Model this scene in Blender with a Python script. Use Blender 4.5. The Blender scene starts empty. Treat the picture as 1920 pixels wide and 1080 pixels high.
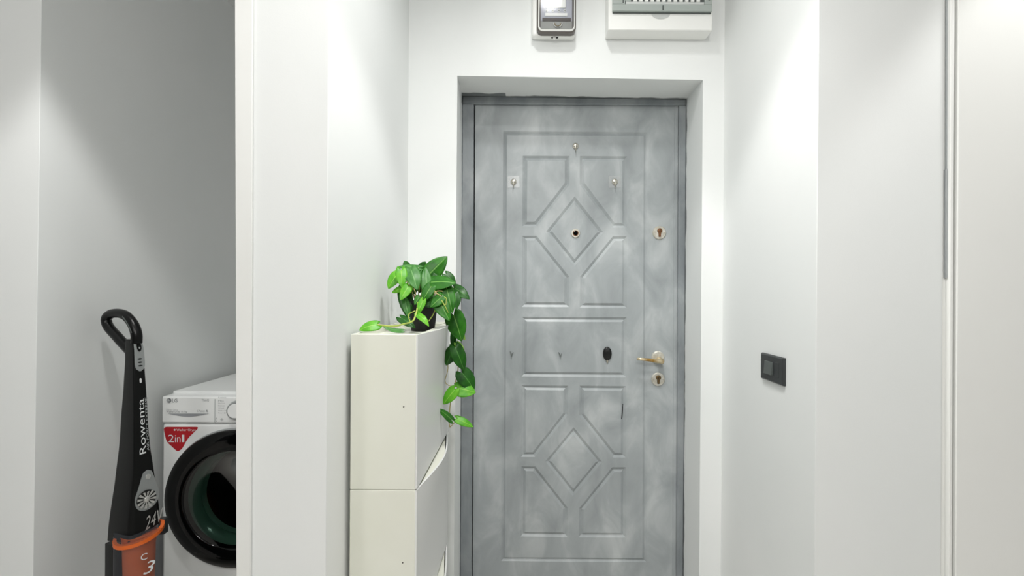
import bpy, bmesh, math, random
from mathutils import Vector, Matrix
from mathutils.geometry import tessellate_polygon

random.seed(7)
S = bpy.context.scene
COL = S.collection
PI = math.pi

# ---------------------------------------------------------------- camera, world, lights, exposure
F = 920.0            # focal length in pixels of the 1920 wide frame
VX, VY = 983.0, 545.0
ROLL = 0.0065
EYE = 1.29
CEIL = 2.77

cam = bpy.data.cameras.new('camera')
cam.sensor_width = 36.0
cam.lens = F / 1920.0 * 36.0
cam.shift_x = -(VX - 960.0) / 1920.0
cam.shift_y = (VY - 540.0) / 1920.0
cam.clip_start = 0.02
cam_o = bpy.data.objects.new('camera', cam)
cam_o.matrix_world = Matrix.Translation((0, 0, EYE)) @ Matrix.Rotation(PI / 2, 4, 'X') @ Matrix.Rotation(ROLL, 4, 'Z')
COL.objects.link(cam_o)
S.camera = cam_o

S.view_settings.view_transform = 'Standard'
S.view_settings.look = 'None'
S.view_settings.gamma = 1.0
S.view_settings.use_curve_mapping = False
S.view_settings.exposure = 0.14

W = bpy.data.worlds.new('world')
W.use_nodes = True
W.node_tree.nodes['Background'].inputs[0].default_value = (0.93, 0.97, 1.0, 1)
W.node_tree.nodes['Background'].inputs[1].default_value = 0.08
S.world = W


def spot(x, y, power, half, blend=0.35, col=(1.0, 0.992, 0.972)):
    l = bpy.data.lights.new('downlight', 'SPOT')
    l.energy = power
    l.color = col
    l.spot_size = 2 * math.radians(half)
    l.spot_blend = blend
    l.shadow_soft_size = 0.055
    o = bpy.data.objects.new('downlight', l)
    o.location = (x, y, CEIL - 0.03)
    COL.objects.link(o)


def fill_bulb(x, y, z, power, r=0.12, col=(1.0, 0.985, 0.96)):
    l = bpy.data.lights.new('fill_lamp', 'POINT')
    l.energy = power
    l.color = col
    l.shadow_soft_size = r
    o = bpy.data.objects.new('fill_lamp', l)
    o.location = (x, y, z)
    COL.objects.link(o)


spot(0.20, 1.20, 31, 40, 0.3)         # recessed downlights: narrow beams ...
spot(1.60, 1.05, 60, 41, 0.3)
spot(-1.05, 1.15, 44, 41, 0.3)
spot(0.12, 1.18, 21, 76, 0.85)        # ... and wide spill of the two nearest the entrance
spot(0.00, 0.70, 34, 76, 0.85)
fill_bulb(0.0, -1.2, 2.5, 62, 0.2)         # fill lamps added behind the camera to even out the light
fill_bulb(-1.3, -1.0, 2.5, 29, 0.2)


# ---------------------------------------------------------------- helpers
def U(px, py, d):
    """a point of the place at distance d in front of the eye, read off the photograph"""
    x, y = px - VX, py - VY
    xr, yr = x + ROLL * y, y - ROLL * x
    return Vector((xr * d / F, d, EYE - yr * d / F))


def edge(pt, pb, d, y0=0, y1=1080):
    """X of a nearly plumb edge at the floor and at the ceiling"""
    a, b = U(pt, y0, d), U(pb, y1, d)
    s = (b.x - a.x) / (b.z - a.z)
    return a.x + s * (0 - a.z), a.x + s * (CEIL - a.z)


def lin(c):
    c = c / 255.0
    return c / 12.92 if c <= 0.04045 else ((c + 0.055) / 1.055) ** 2.4


def rgb(r, g, b):
    return (lin(r), lin(g), lin(b), 1.0)


def mat(name, col, rough=0.5, metal=0.0, spec=0.5, trans=0.0, coat=0.0, ior=1.45, alpha=1.0):
    m = bpy.data.materials.new(name)
    m.use_nodes = True
    p = m.node_tree.nodes['Principled BSDF']
    p.inputs['Base Color'].default_value = col
    p.inputs['Roughness'].default_value = rough
    p.inputs['Metallic'].default_value = metal
    p.inputs['Specular IOR Level'].default_value = spec
    p.inputs['Transmission Weight'].default_value = trans
    p.inputs['Coat Weight'].default_value = coat
    p.inputs['IOR'].default_value = ior
    p.inputs['Alpha'].default_value = alpha
    return m


def nd(m, t, **kw):
    n = m.node_tree.nodes.new(t)
    for k, v in kw.items():
        setattr(n, k, v)
    return n


def lk(m, a, b):
    m.node_tree.links.new(a, b)


def mottle(m, c1, c2, scale=4.0, lo=0.35, hi=0.65, stretch=(1, 1, 1), bump=0.0, bscale=200, detail=4):
    """two tone noise as base colour, with optional fine bump"""
    p = m.node_tree.nodes['Principled BSDF']
    tc = nd(m, 'ShaderNodeTexCoord')
    mp = nd(m, 'ShaderNodeMapping')
    mp.inputs['Scale'].default_value = stretch
    lk(m, tc.outputs['Object'], mp.inputs['Vector'])
    n = nd(m, 'ShaderNodeTexNoise')
    n.inputs['Scale'].default_value = scale
    n.inputs['Detail'].default_value = detail
    lk(m, mp.outputs[0], n.inputs['Vector'])
    r = nd(m, 'ShaderNodeValToRGB')
    r.color_ramp.elements[0].position = lo
    r.color_ramp.elements[1].position = hi
    r.color_ramp.elements[0].color = c1
    r.color_ramp.elements[1].color = c2
    lk(m, n.outputs['Fac'], r.inputs['Fac'])
    lk(m, r.outputs['Color'], p.inputs['Base Color'])
    if bump:
        nb = nd(m, 'ShaderNodeTexNoise')
        nb.inputs['Scale'].default_value = bscale
        b = nd(m, 'ShaderNodeBump')
        b.inputs['Strength'].default_value = bump
        b.inputs['Distance'].default_value = 0.002
        lk(m, tc.outputs['Object'], nb.inputs['Vector'])
        lk(m, nb.outputs['Fac'], b.inputs['Height'])
        lk(m, b.outputs['Normal'], p.inputs['Normal'])
    return r, mp, tc


class MB:
    """collects verts and faces in world coordinates; build() links ONE mesh object"""
    def __init__(self):
        self.v, self.f, self.uv = [], [], None

    def add(self, vs, fs):
        n = len(self.v)
        self.v += [Vector(p) for p in vs]
        self.f += [tuple(i + n for i in f) for f in fs]
        return self

    def box(self, x0, x1, y0, y1, z0, z1):
        vs = [(x, y, z) for z in (z0, z1) for y in (y0, y1) for x in (x0, x1)]
        return self.add(vs, [(0, 2, 3, 1), (4, 5, 7, 6), (0, 1, 5, 4), (2, 6, 7, 3), (0, 4, 6, 2), (1, 3, 7, 5)])

    def hexa(self, bot, top):
        """bottom and top rings of n points each"""
        n = len(bot)
        fs = [tuple(reversed(range(n))), tuple(range(n, 2 * n))]
        fs += [(i, (i + 1) % n, n + (i + 1) % n, n + i) for i in range(n)]
        return self.add(list(bot) + list(top), fs)

    def loft(self, rings, cap=True, closed=True):
        n = len(rings[0])
        vs = [p for r in rings for p in r]
        fs = []
        for k in range(len(rings) - 1):
            for i in range(n if closed else n - 1):
                j = (i + 1) % n
                fs.append((k * n + i, k * n + j, (k + 1) * n + j, (k + 1) * n + i))
        if cap:
            fs.append(tuple(reversed(range(n))))
            fs.append(tuple(range((len(rings) - 1) * n, len(rings) * n)))
        return self.add(vs, fs)

    def tube(self, pts, r, n=8, cap=True, squash=None):
        pts = [Vector(p) for p in pts]
        rs = r if isinstance(r, (list, tuple)) else [r] * len(pts)
        rings = []
        up = None
        for i, p in enumerate(pts):
            t = (pts[min(i + 1, len(pts) - 1)] - pts[max(i - 1, 0)]).normalized()
            if up is None:
                up = Vector((0, 0, 1)) if abs(t.z) < 0.9 else Vector((0, 1, 0))
            a = (up - t * up.dot(t)).normalized()
            b = t.cross(a)
            up = a
            rings.append([p + (a * math.cos(q) + b * math.sin(q)) * rs[i] for q in [2 * PI * k / n for k in range(n)]])
        return self.loft(rings, cap)

    def disc(self, c, ax, prof, n=32, cap=True):
        """lathe about axis ax through c; prof = [(radius, height along axis)]"""
        ax = Vector(ax).normalized()
        a = ax.orthogonal().normalized()
        b = ax.cross(a)
        c = Vector(c)
        rings = [[c + ax * h + (a * math.cos(2 * PI * k / n) + b * math.sin(2 * PI * k / n)) * r for k in range(n)] for r, h in prof]
        return self.loft(rings, cap)

    def plate(self, poly, d):
        """prism: poly (3D points, flat) pushed along vector d"""
        d = Vector(d)
        p = [Vector(q) for q in poly]
        return self.hexa(p, [q + d for q in p])

    def build(self, name, m, parent=None, bevel=0.0, seg=2, smooth=None, fix=True):
        me = bpy.data.meshes.new(name)
        off = parent_off(parent)
        me.from_pydata([v - off for v in self.v], [], self.f)
        if fix:
            bm = bmesh.new()
            bm.from_mesh(me)
            bmesh.ops.recalc_face_normals(bm, faces=bm.faces)
            bm.to_mesh(me)
            bm.free()
        if self.uv:
            l = me.uv_layers.new(name='UVMap')
            for lp in me.loops:
                l.data[lp.index].uv = self.uv[lp.vertex_index]
        if smooth is not None:
            me.shade_smooth()
            me.set_sharp_from_angle(angle=math.radians(smooth))
        o = bpy.data.objects.new(name, me)
        me.materials.append(m)
        COL.objects.link(o)
        if parent is not None:
            o.parent = parent
        if bevel:
            bv = o.modifiers.new('bevel', 'BEVEL')
            bv.width = bevel
            bv.segments = seg
            bv.limit_method = 'ANGLE'
            bv.angle_limit = math.radians(40)
            if smooth is None:
                me.shade_smooth()
                me.set_sharp_from_angle(angle=math.radians(35))
        return o


def parent_off(p):
    off = Vector((0, 0, 0))
    while p is not None:
        off += Vector(p.location)
        p = p.parent
    return off


def tag(o, label=None, cat=None, group=None, kind=None):
    if label:
        o['label'] = label
    if cat:
        o['category'] = cat
    if group:
        o['group'] = group
    if kind:
        o['kind'] = kind
    return o


def empty(name, loc, label=None, cat=None, group=None, kind=None):
    o = bpy.data.objects.new(name, None)
    o.location = loc
    o.empty_display_size = 0.1
    COL.objects.link(o)
    return tag(o, label, cat, group, kind)


def text(name, body, c, right, up, width, height, m, parent, depth=0.0004, shear=0.0):
    """flat lettering of a given width and height centred at c"""
    cu = bpy.data.curves.new('lettering', 'FONT')
    cu.body = body
    cu.extrude = 0.0
    cu.shear = shear
    cu.resolution_u = 3
    t = bpy.data.objects.new('lettering', cu)
    COL.objects.link(t)
    dg = bpy.context.evaluated_depsgraph_get()
    me = bpy.data.meshes.new_from_object(t.evaluated_get(dg))
    bpy.data.objects.remove(t)
    bpy.data.curves.remove(cu)
    xs = [v.co.x for v in me.vertices]
    ys = [v.co.y for v in me.vertices]
    x0, x1, y0, y1 = min(xs), max(xs), min(ys), max(ys)
    right, up = Vector(right).normalized(), Vector(up).normalized()
    off = parent_off(parent)
    for v in me.vertices:
        a = ((v.co.x - x0) / (x1 - x0) - 0.5) * width
        b = ((v.co.y - y0) / (y1 - y0) - 0.5) * height
        v.co = Vector(c) + right * a + up * b - off
    me.name = name
    o = bpy.data.objects.new(name, me)
    me.materials.clear()
    me.materials.append(m)
    COL.objects.link(o)
    if parent is not None:
        o.parent = parent
    return o


# ---------------------------------------------------------------- materials
wall_white = mat('white_wall_paint', rgb(228, 231, 230), 0.62, spec=0.3)
mottle(wall_white, rgb(233, 236, 235), rgb(237, 239, 238), 1.5, bump=0.05, bscale=320)
ceil_white = mat('ceiling_paint', rgb(232, 233, 232), 0.8, spec=0.2)
mottle(ceil_white, rgb(230, 231, 230), rgb(235, 236, 235), 2.0)
floor_m = mat('pale_floor', rgb(120, 104, 90), 0.35)
mottle(floor_m, rgb(206, 202, 196), rgb(220, 216, 210), 6.0)
trim_white = mat('white_trim', rgb(238, 239, 236), 0.45)
mottle(trim_white, rgb(236, 237, 234), rgb(240, 241, 239), 3.0)

# door wall: white paint with grey door paint smeared on the reveal beside the frame
wall_door = mat('white_wall_with_grey_smears', rgb(232, 234, 232), 0.6, spec=0.3)
r_, mp_, tc_ = mottle(wall_door, rgb(233, 236, 235), rgb(237, 239, 238), 1.5, bump=0.05, bscale=320)
sx = nd(wall_door, 'ShaderNodeSeparateXYZ')
lk(wall_door, tc_.outputs['Object'], sx.inputs[0])
nz = nd(wall_door, 'ShaderNodeTexNoise')
nz.inputs['Scale'].default_value = 9.0
nz.inputs['Detail'].default_value = 5.0
lk(wall_door, tc_.outputs['Object'], nz.inputs['Vector'])
ma = nd(wall_door, 'ShaderNodeMath', operation='MULTIPLY_ADD')
ma.inputs[1].default_value = 0.05
lk(wall_door, nz.outputs['Fac'], ma.inputs[0])
lk(wall_door, sx.outputs['Y'], ma.inputs[2])
mr = nd(wall_door, 'ShaderNodeMapRange')
mr.inputs['From Min'].default_value = 2.080
mr.inputs['From Max'].default_value = 2.092
# a patch of grey overpaint on the left end of the soffit
lt_ = nd(wall_door, 'ShaderNodeMath', operation='LESS_THAN')
lt_.inputs[1].default_value = -0.083
lk(wall_door, sx.outputs['X'], lt_.inputs[0])
gt_ = nd(wall_door, 'ShaderNodeMath', operation='GREATER_THAN')
gt_.inputs[1].default_value = 2.07
lk(wall_door, sx.outputs['Z'], gt_.inputs[0])
mu_ = nd(wall_door, 'ShaderNodeMath', operation='MULTIPLY')
lk(wall_door, lt_.outputs[0], mu_.inputs[0])
lk(wall_door, gt_.outputs[0], mu_.inputs[1])
mb_ = nd(wall_door, 'ShaderNodeMath', operation='MULTIPLY_ADD')
mb_.inputs[1].default_value = 0.032
lk(wall_door, mu_.outputs[0], mb_.inputs[0])
lk(wall_door, ma.outputs[0], mb_.inputs[2])
lk(wall_door, mb_.outputs[0], mr.inputs['Value'])
mx = nd(wall_door, 'ShaderNodeMix', data_type='RGBA')
lk(wall_door, mr.outputs[0], mx.inputs['Factor'])
lk(wall_door, r_.outputs['Color'], mx.inputs['A'])
mx.inputs['B'].default_value = rgb(128, 133, 134)
lk(wall_door, mx.outputs['Result'], wall_door.node_tree.nodes['Principled BSDF'].inputs['Base Color'])


def door_paint(name, a, b, c):
    """smudged grey metallic paint: two layers of cloudy strokes"""
    m = mat(name, b, 0.38, metal=0.0, spec=0.5)
    p = m.node_tree.nodes['Principled BSDF']
    tc = nd(m, 'ShaderNodeTexCoord')
    mp = nd(m, 'ShaderNodeMapping')
    mp.inputs['Rotation'].default_value = (0, 0.45, 0)
    mp.inputs['Scale'].default_value = (1.9, 1.0, 1.1)
    lk(m, tc.outputs['Object'], mp.inputs['Vector'])
    n1 = nd(m, 'ShaderNodeTexNoise')
    n1.inputs['Scale'].default_value = 4.2
    n1.inputs['Detail'].default_value = 5.0
    n1.inputs['Roughness'].default_value = 0.55
    n1.inputs['Distortion'].default_value = 0.6
    lk(m, mp.outputs[0], n1.inputs['Vector'])
    r = nd(m, 'ShaderNodeValToRGB')
    e = r.color_ramp.elements
    e[0].position, e[0].color = 0.30, a
    e[1].position, e[1].color = 0.72, c
    k = e.new(0.5)
    k.color = b
    lk(m, n1.outputs['Fac'], r.inputs['Fac'])
    lk(m, r.outputs['Color'], p.inputs['Base Color'])
    n2 = nd(m, 'ShaderNodeTexNoise')
    n2.inputs['Scale'].default_value = 60
    n2.inputs['Detail'].default_value = 3
    lk(m, tc.outputs['Object'], n2.inputs['Vector'])
    bp = nd(m, 'ShaderNodeBump')
    bp.inputs['Strength'].default_value = 0.06
    bp.inputs['Distance'].default_value = 0.002
    lk(m, n2.outputs['Fac'], bp.inputs['Height'])
    lk(m, bp.outputs['Normal'], p.inputs['Normal'])
    return m


door_m = door_paint('smudged_grey_door_paint', rgb(146, 152, 154), rgb(162, 168, 170), rgb(188, 193, 194))
frame_m = door_paint('grey_frame_paint', rgb(118, 124, 128), rgb(136, 142, 145), rgb(156, 161, 163))
dark_gap = mat('dark_gap', rgb(28, 29, 30), 0.8)
steel = mat('worn_nickel', rgb(196, 192, 180), 0.32, metal=0.85)
mottle(steel, rgb(170, 165, 150), rgb(214, 210, 200), 60)
brass = mat('worn_brass', rgb(190, 160, 100), 0.3, metal=0.9)
mottle(brass, rgb(176, 138, 72), rgb(222, 208, 176), 22)
plate_m = mat('pale_escutcheon', rgb(205, 203, 192), 0.4, metal=0.35)
mottle(plate_m, rgb(190, 186, 172), rgb(218, 216, 208), 70)
brown = mat('rusty_lock', rgb(120, 82, 52), 0.5, metal=0.4)
black_pl = mat('black_plastic', rgb(20, 22, 22), 0.32)
charcoal = mat('charcoal_plastic', rgb(50, 53, 54), 0.42)
charcoal2 = mat('dark_grey_plastic', rgb(84, 90, 88), 0.42)
clear_pl = mat('clear_plastic', rgb(240, 242, 246), 0.08, trans=1.0, ior=1.35)
clear_pl.node_tree.nodes['Principled BSDF'].inputs['Alpha'].default_value = 0.45
film = mat('clear_film', rgb(225, 228, 228), 0.2, alpha=0.22)
grey_cover = mat('grey_plastic_cover', rgb(168, 176, 172), 0.35)
grey_dark = mat('grey_dark_plastic', rgb(92, 98, 96), 0.4)
white_pl = mat('white_plastic', rgb(240, 241, 238), 0.4)
cream_pl = mat('cream_plastic', rgb(231, 232, 220), 0.42)
mottle(cream_pl, rgb(229, 230, 217), rgb(233, 234, 223), 4)
cream_lid = mat('white_lid_plastic', rgb(231, 232, 230), 0.38)
appliance = mat('white_enamel', rgb(238, 240, 239), 0.28, coat=0.2)
silver = mat('silver_plastic', rgb(176, 180, 180), 0.3, metal=0.6)
silver_br = mat('bright_silver', rgb(222, 222, 218), 0.25, metal=0.7)
gloss_black = mat('gloss_black', rgb(5, 6, 6), 0.07, spec=0.3)
body_black = mat('vacuum_black', rgb(10, 11, 11), 0.3, spec=0.35)
facet_black = mat('vacuum_front_black', rgb(9, 9, 10), 0.18)
orange = mat('orange_filter', rgb(226, 104, 32), 0.35)
bin_clear = mat('smoked_clear_bin', rgb(92, 96, 102), 0.08, alpha=0.34)
white_ink = mat('white_print', rgb(225, 228, 228), 0.5)
grey_ink = mat('grey_print', rgb(120, 124, 126), 0.5)
pale_ink = mat('pale_grey_print', rgb(176, 180, 180), 0.5)
red_m = mat('red_sticker', rgb(178, 22, 34), 0.35)
soil_m = mat('dark_soil', rgb(38, 30, 24), 0.9)
mottle(soil_m, rgb(28, 22, 18), rgb(60, 46, 36), 90)
pot_m = mat('black_pot', rgb(24, 22, 22), 0.5)

# ---------------------------------------------------------------- setting
TH = 0.15
tag(MB().box(-3.6, 3.2, -3.2, 3.0, -0.1, 0.0).build('floor', floor_m), kind='structure')
tag(MB().box(-3.6, 3.2, -3.2, 3.0, CEIL, CEIL + 0.1).build('ceiling', ceil_white), kind='structure')

# left wall: short face beside the utility niche, then the niche side
LD = 1.56
lb, lt = edge(78, 62, LD)
NICHE_X = U(70, 540, LD).x
tag(MB().hexa([(-3.6, LD, 0), (lb, LD, 0), (lb, 2.85, 0), (-3.6, 2.85, 0)],
              [(-3.6, LD, CEIL), (lt, LD, CEIL), (lt, 2.85, CEIL), (-3.6, 2.85, CEIL)]).build('wall_left', wall_white, bevel=0.001), kind='structure')

# partition between niche and entrance corridor
PD = 1.11
pl_b, pl_t = edge(441, 443.5, PD)
pr_b, pr_t = edge(617, 611, PD)
tag(MB().hexa([(pl_b, PD, 0), (pr_b, PD, 0), (pr_b, 2.85, 0), (pl_b, 2.85, 0)],
              [(pl_t, PD, CEIL), (pr_t, PD, CEIL), (pr_t, 2.85, CEIL), (pl_t, 2.85, CEIL)]).build('wall_centre', wall_white, bevel=0.0015), kind='structure')
tag(MB().box(-3.6, pr_b, 2.85, 3.0, 0, CEIL).build('wall_alcove', wall_white), kind='structure')
sb0, st0 = edge(440, 442.5, PD - 0.006)
sb1, st1 = edge(474, 470, PD - 0.006)
tag(MB().hexa([(sb0, PD - 0.006, 0), (sb1, PD - 0.006, 0), (sb1, PD, 0), (sb0, PD, 0)],
              [(st0, PD - 0.006, CEIL), (st1, PD - 0.006, CEIL), (st1, PD, CEIL), (st0, PD, CEIL)]).build('trim_1', trim_white, bevel=0.002), kind='structure')

# right wall: corridor side with the switch, then a face turned to the room
RD = 1.27
rb, rt = edge(1535, 1527, RD)
qb, qt = edge(1773, 1762, RD)
qb = qt = (qb + qt) / 2
tag(MB().hexa([(rb, RD, 0), (qb, RD, 0), (qb, 2.3, 0), (rb, 2.3, 0)],
              [(rt, RD, CEIL), (qt, RD, CEIL), (qt, 2.3, CEIL), (rt, 2.3, CEIL)]).build('wall_right', wall_white, bevel=0.0015), kind='structure')

# door wall with its deep opening
WD, FD = 1.87, 2.07           # wall face, door frame face
CORR_L = (pr_b + pr_t) / 2
CORR_R = (rb + rt) / 2


def opening(tl, tr, br, bl, d):
    a, b = U(*tl, d), U(*tr, d)
    e0, f0 = U(*bl, d), U(*br, d)
    def foot(t, bt):
        s = (bt.x - t.x) / (bt.z - t.z)
        return Vector((t.x + s * (0 - t.z), d, 0))
    return [foot(a, e0), a, b, foot(b, f0)]


o_out = opening((857.5, 142), (1318, 150), (1311, 1080), (851, 1080), WD)
o_in = opening((867, 180), (1287, 186), (1281, 1080), (862.5, 1080), FD)
o_bk = [Vector((p.x, 2.22, p.z)) for p in o_in]
m = MB()
x0, x1 = CORR_L - 0.02, CORR_R + 0.02
fr = [Vector((x0, WD, 0)), Vector((x0, WD, CEIL)), Vector((x1, WD, CEIL)), Vector((x1, WD, 0))]
m.add(fr + o_out, [(0, 1, 5, 4), (1, 2, 6, 5), (2, 3, 7, 6)])
m.loft([o_out, o_in, o_bk], cap=False, closed=False)
bk = [Vector((p.x, 2.22, p.z)) for p in fr]
m.add(bk + o_bk, [(4, 5, 1, 0), (5, 6, 2, 1), (6, 7, 3, 2)])
wb = tag(m.build('wall_back', wall_door, fix=True), kind='structure')

# ---------------------------------------------------------------- security door
LDp = 2.085                    # leaf face
door = empty('door_1', (U(1080, 540, LDp).x, LDp, 0), 'smudged grey security door with diamond panels in a deep white recess', 'door', kind='structure')
fl = o_in[0].x
# frame: two jambs and a head, each with a stepped rebate
def Ux(px, py, d):
    return U(px, py, d).x

head_z = U(1080, 196, FD).z
top_z = max(o_in[1].z, o_in[2].z)
fm = MB()
jl_b, jl_t = edge(889, 884.5, FD, 196, 1080)
jr_b, jr_t = edge(1273.5, 1268.5, FD, 196, 1080)
fm.hexa([(o_in[0].x, FD, 0), (jl_b, FD, 0), (jl_b, 2.2, 0), (o_in[0].x, 2.2, 0)],
        [(o_in[1].x, FD, head_z), (jl_t, FD, head_z), (jl_t, 2.2, head_z), (o_in[1].x, 2.2, head_z)])
fm.hexa([(jr_b, FD, 0), (o_in[3].x, FD, 0), (o_in[3].x, 2.2, 0), (jr_b, 2.2, 0)],
        [(jr_t, FD, head_z), (o_in[2].x, FD, head_z), (o_in[2].x, 2.2, head_z), (jr_t, 2.2, head_z)])
fm.hexa([(o_in[1].x, FD, head_z), (o_in[2].x, FD, head_z), (o_in[2].x, 2.2, head_z), (o_in[1].x, 2.2, head_z)],
        [(o_in[1].x, FD, o_in[1].z), (o_in[2].x, FD, o_in[2].z), (o_in[2].x, 2.2, o_in[2].z), (o_in[1].x, 2.2, o_in[1].z)])
fm.build('door_frame', frame_m, door, bevel=0.003)
MB().box(jl_b - 0.01, jr_t + 0.01, 2.15, 2.19, 0, head_z).build('rebate', dark_gap, door)

lx0b, lx0t = edge(891.5, 886.5, LDp, 198, 1080)
lx1b, lx1t = edge(1271.5, 1267, LDp, 198, 1080)
leaf_top = U(1080, 197.5, LDp).z
LEAF = [Vector((lx0b, LDp, 0.012)), Vector((lx0t, LDp, leaf_top)), Vector((lx1t, LDp, leaf_top)), Vector((lx1b, LDp, 0.012))]


def P(pts):
    return [U(x, y, LDp) for x, y in pts]


def inset(poly, w, dy):
    """convex polygon shrunk by w, pushed back by dy"""
    n = len(poly)
    c = sum(poly, Vector()) / n
    out = []
    for i in range(n):
        a, b, d = poly[i - 1], poly[i], poly[(i + 1) % n]
        e1, e2 = (b - a), (d - b)
        n1 = Vector((-e1.z, 0, e1.x)).normalized()
        n2 = Vector((-e2.z, 0, e2.x)).normalized()
        if n1.dot(c - b) < 0:
            n1 = -n1
        if n2.dot(c - b) < 0:
            n2 = -n2
        k = w / (1 + n1.dot(n2))
        out.append(b + (n1 + n2) * k + Vector((0, dy, 0)))
    return out


def fill(mb, outer, holes):
    loops = [outer] + holes
    flat = [p for l in loops for p in l]
    tris = tessellate_polygon([[Vector((p.x, p.z, 0)) for p in l] for l in loops])
    fs = []
    for t in tris:
        a, b, c = (flat[i] for i in t)
        nn = (b - a).cross(c - a)
        fs.append(tuple(t) if nn.y < 0 else tuple(reversed(t)))
    mb.add(flat, fs)


def ring(mb, a, b):
    n = len(a)
    fs = []
    for i in range(n):
        j = (i + 1) % n
        q = [a[i], a[j], b[j], b[i]]
        nn = (q[1] - q[0]).cross(q[2] - q[0])
        fs.append((i, j, n + j, n + i) if nn.y < 0 else (n + i, n + j, j, i))
    mb.add(a + b, fs)


border = P([(943.5, 246), (1214.5, 248), (1212, 1054), (939.5, 1052)])
polys = [
    P([(980, 292), (1068, 292.5), (1068, 346), (1007, 425), (979, 425)]),
    P([(1087, 292.5), (1176, 293), (1175, 427), (1148, 427), (1087, 346)]),
    P([(1077.5, 368), (1131.5, 436), (1077, 500), (1024, 434.5)]),
    P([(979, 442), (1006, 442), (1067.5, 519), (1067, 576), (978.5, 575.5)]),
    P([(1149, 443), (1175.5, 443), (1175, 577.5), (1087, 577), (1087.5, 519)]),
    P([(979, 594), (1175, 595), (1174, 707.5), (978, 706)]),
    P([(978, 722), (1065.5, 723), (1065, 778), (1003, 857), (977, 857)]),
    P([(1086.5, 723), (1173.5, 724), (1173, 858), (1149, 858), (1086, 779)]),
    P([(1075.5, 801), (1129, 866), (1075, 931), (1022.5, 865)]),
    P([(977, 874), (1004, 874.5), (1064.5, 952), (1064, 1007), (976, 1006)]),
    P([(1148, 876), (1173.5, 876), (1173, 1008), (1085, 1007.5), (1086, 953)]),
]
GW, GD = 0.0205, 0.0066
lm = MB()
fill(lm, LEAF, [border])
back = [p + Vector((0, 0.05, 0)) for p in LEAF]
ring(lm, LEAF, back)
lm.add(back, [(3, 2, 1, 0)])
leaf = lm.build('door_leaf', door_m, door, fix=False)
bm_ = MB()
b1, b2 = inset(border, GW * 0.42, GD * 0.9), inset(border, GW * 0.84, 0)
ring(bm_, border, b1)
ring(bm_, b1, b2)
fill(bm_, b2, polys)
bm_.build('inset_panel', door_m, leaf, fix=False)
for i, pg in enumerate(polys):
    pm = MB()
    q1, q2 = inset(pg, GW * 0.5, GD), inset(pg, GW, 0.0)
    ring(pm, pg, q1)
    ring(pm, q1, q2)
    fill(pm, q2, [])
    pm.build('diamond_panel' if len(pg) == 4 and i in (2, 8) else 'moulded_panel', door_m, leaf, fix=False)
# thin lip along the lock edge
MB().hexa([(lx1b - 0.014, LDp - 0.003, 0.012), (lx1b, LDp - 0.003, 0.012), (lx1b, LDp + 0.002, 0.012), (lx1b - 0.014, LDp + 0.002, 0.012)],
          [(lx1t - 0.014, LDp - 0.003, leaf_top), (lx1t, LDp - 0.003, leaf_top), (lx1t, LDp + 0.002, leaf_top), (lx1t - 0.014, LDp + 0.002, leaf_top)]).build('edge_lip', door_m, leaf, bevel=0.001)

AX = (0, -1, 0)
# peephole
c = U(1079, 437.5, LDp)
ph = MB().disc(c, AX, [(0.0195, 0), (0.0195, 0.003), (0.017, 0.006), (0.011, 0.006), (0.009, 0.004)], 28).build('peephole', plate_m, door, smooth=40)
MB().disc(c, AX, [(0.0095, 0.0), (0.0095, 0.0062), (0.006, 0.0066)], 20).build('lens', gloss_black, ph, smooth=40)
MB().disc(c, AX, [(0.0125, 0.0), (0.0125, 0.0068), (0.0098, 0.0068), (0.0098, 0)], 20, cap=False).build('lens_ring', brown, ph, smooth=40)


def escutcheon(px, py, shade):
    c = U(px, py, LDp)
    e = MB().disc(c, AX, [(0.0285, 0), (0.0285, 0.004), (0.0255, 0.007)], 32).build('lock_escutcheon', plate_m, door, smooth=40)
    MB().disc(c + Vector((0, 0, 0.008)), AX, [(0.0105, 0), (0.0105, 0.0115), (0.009, 0.0125)], 20).build('lock_cylinder', shade, e, smooth=40)
    MB().plate([c + Vector(q) for q in ((-0.0055, -0.007, 0.002), (0.0055, -0.007, 0.002), (0.0045, -0.007, -0.018), (-0.0045, -0.007, -0.018))], (0, -0.005, 0)).build('cylinder_tail', shade, e, bevel=0.001)
    MB().box(c.x - 0.0012, c.x + 0.0012, c.y - 0.0132, c.y - 0.012, c.z + 0.002, c.z + 0.013).build('keyway', dark_gap, e)
    for s in (-1, 1):
        MB().disc(c + Vector((s * 0.02, 0, 0)), AX, [(0.003, 0.006), (0.003, 0.0078), (0.002, 0.0082)], 10).build('screw', steel, e, smooth=40)


escutcheon(1236, 436.5, brown)
escutcheon(1233.5, 711, mat('dark_brass', rgb(112, 92, 62), 0.4, metal=0.7))
# lever handle
c = U(1233, 670, LDp)
rose = MB().disc(c, AX, [(0.027, 0), (0.027, 0.006), (0.023, 0.010), (0.0, 0.0105)], 32, cap=False).build('lever_handle', plate_m, door, smooth=40)
hb = c + Vector((0.004, 0, -0.010))
MB().disc(hb, AX, [(0.0135, 0.008), (0.0125, 0.02), (0.0105, 0.034), (0.0115, 0.048), (0.009, 0.053)], 24).build('lever_neck', brass, rose, smooth=45)
pts = [hb + Vector(q) for q in ((0.006, -0.045, 0.0), (-0.012, -0.047, 0.0), (-0.035, -0.05, 0.0035), (-0.06, -0.05, 0.0065), (-0.085, -0.049, 0.0085), (-0.098, -0.046, 0.009), (-0.101, -0.043, 0.009))]
MB().tube(pts, [0.0075, 0.0082, 0.0072, 0.0064, 0.0062, 0.0058, 0.0035], 12).build('lever', brass, rose, smooth=50)
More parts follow.
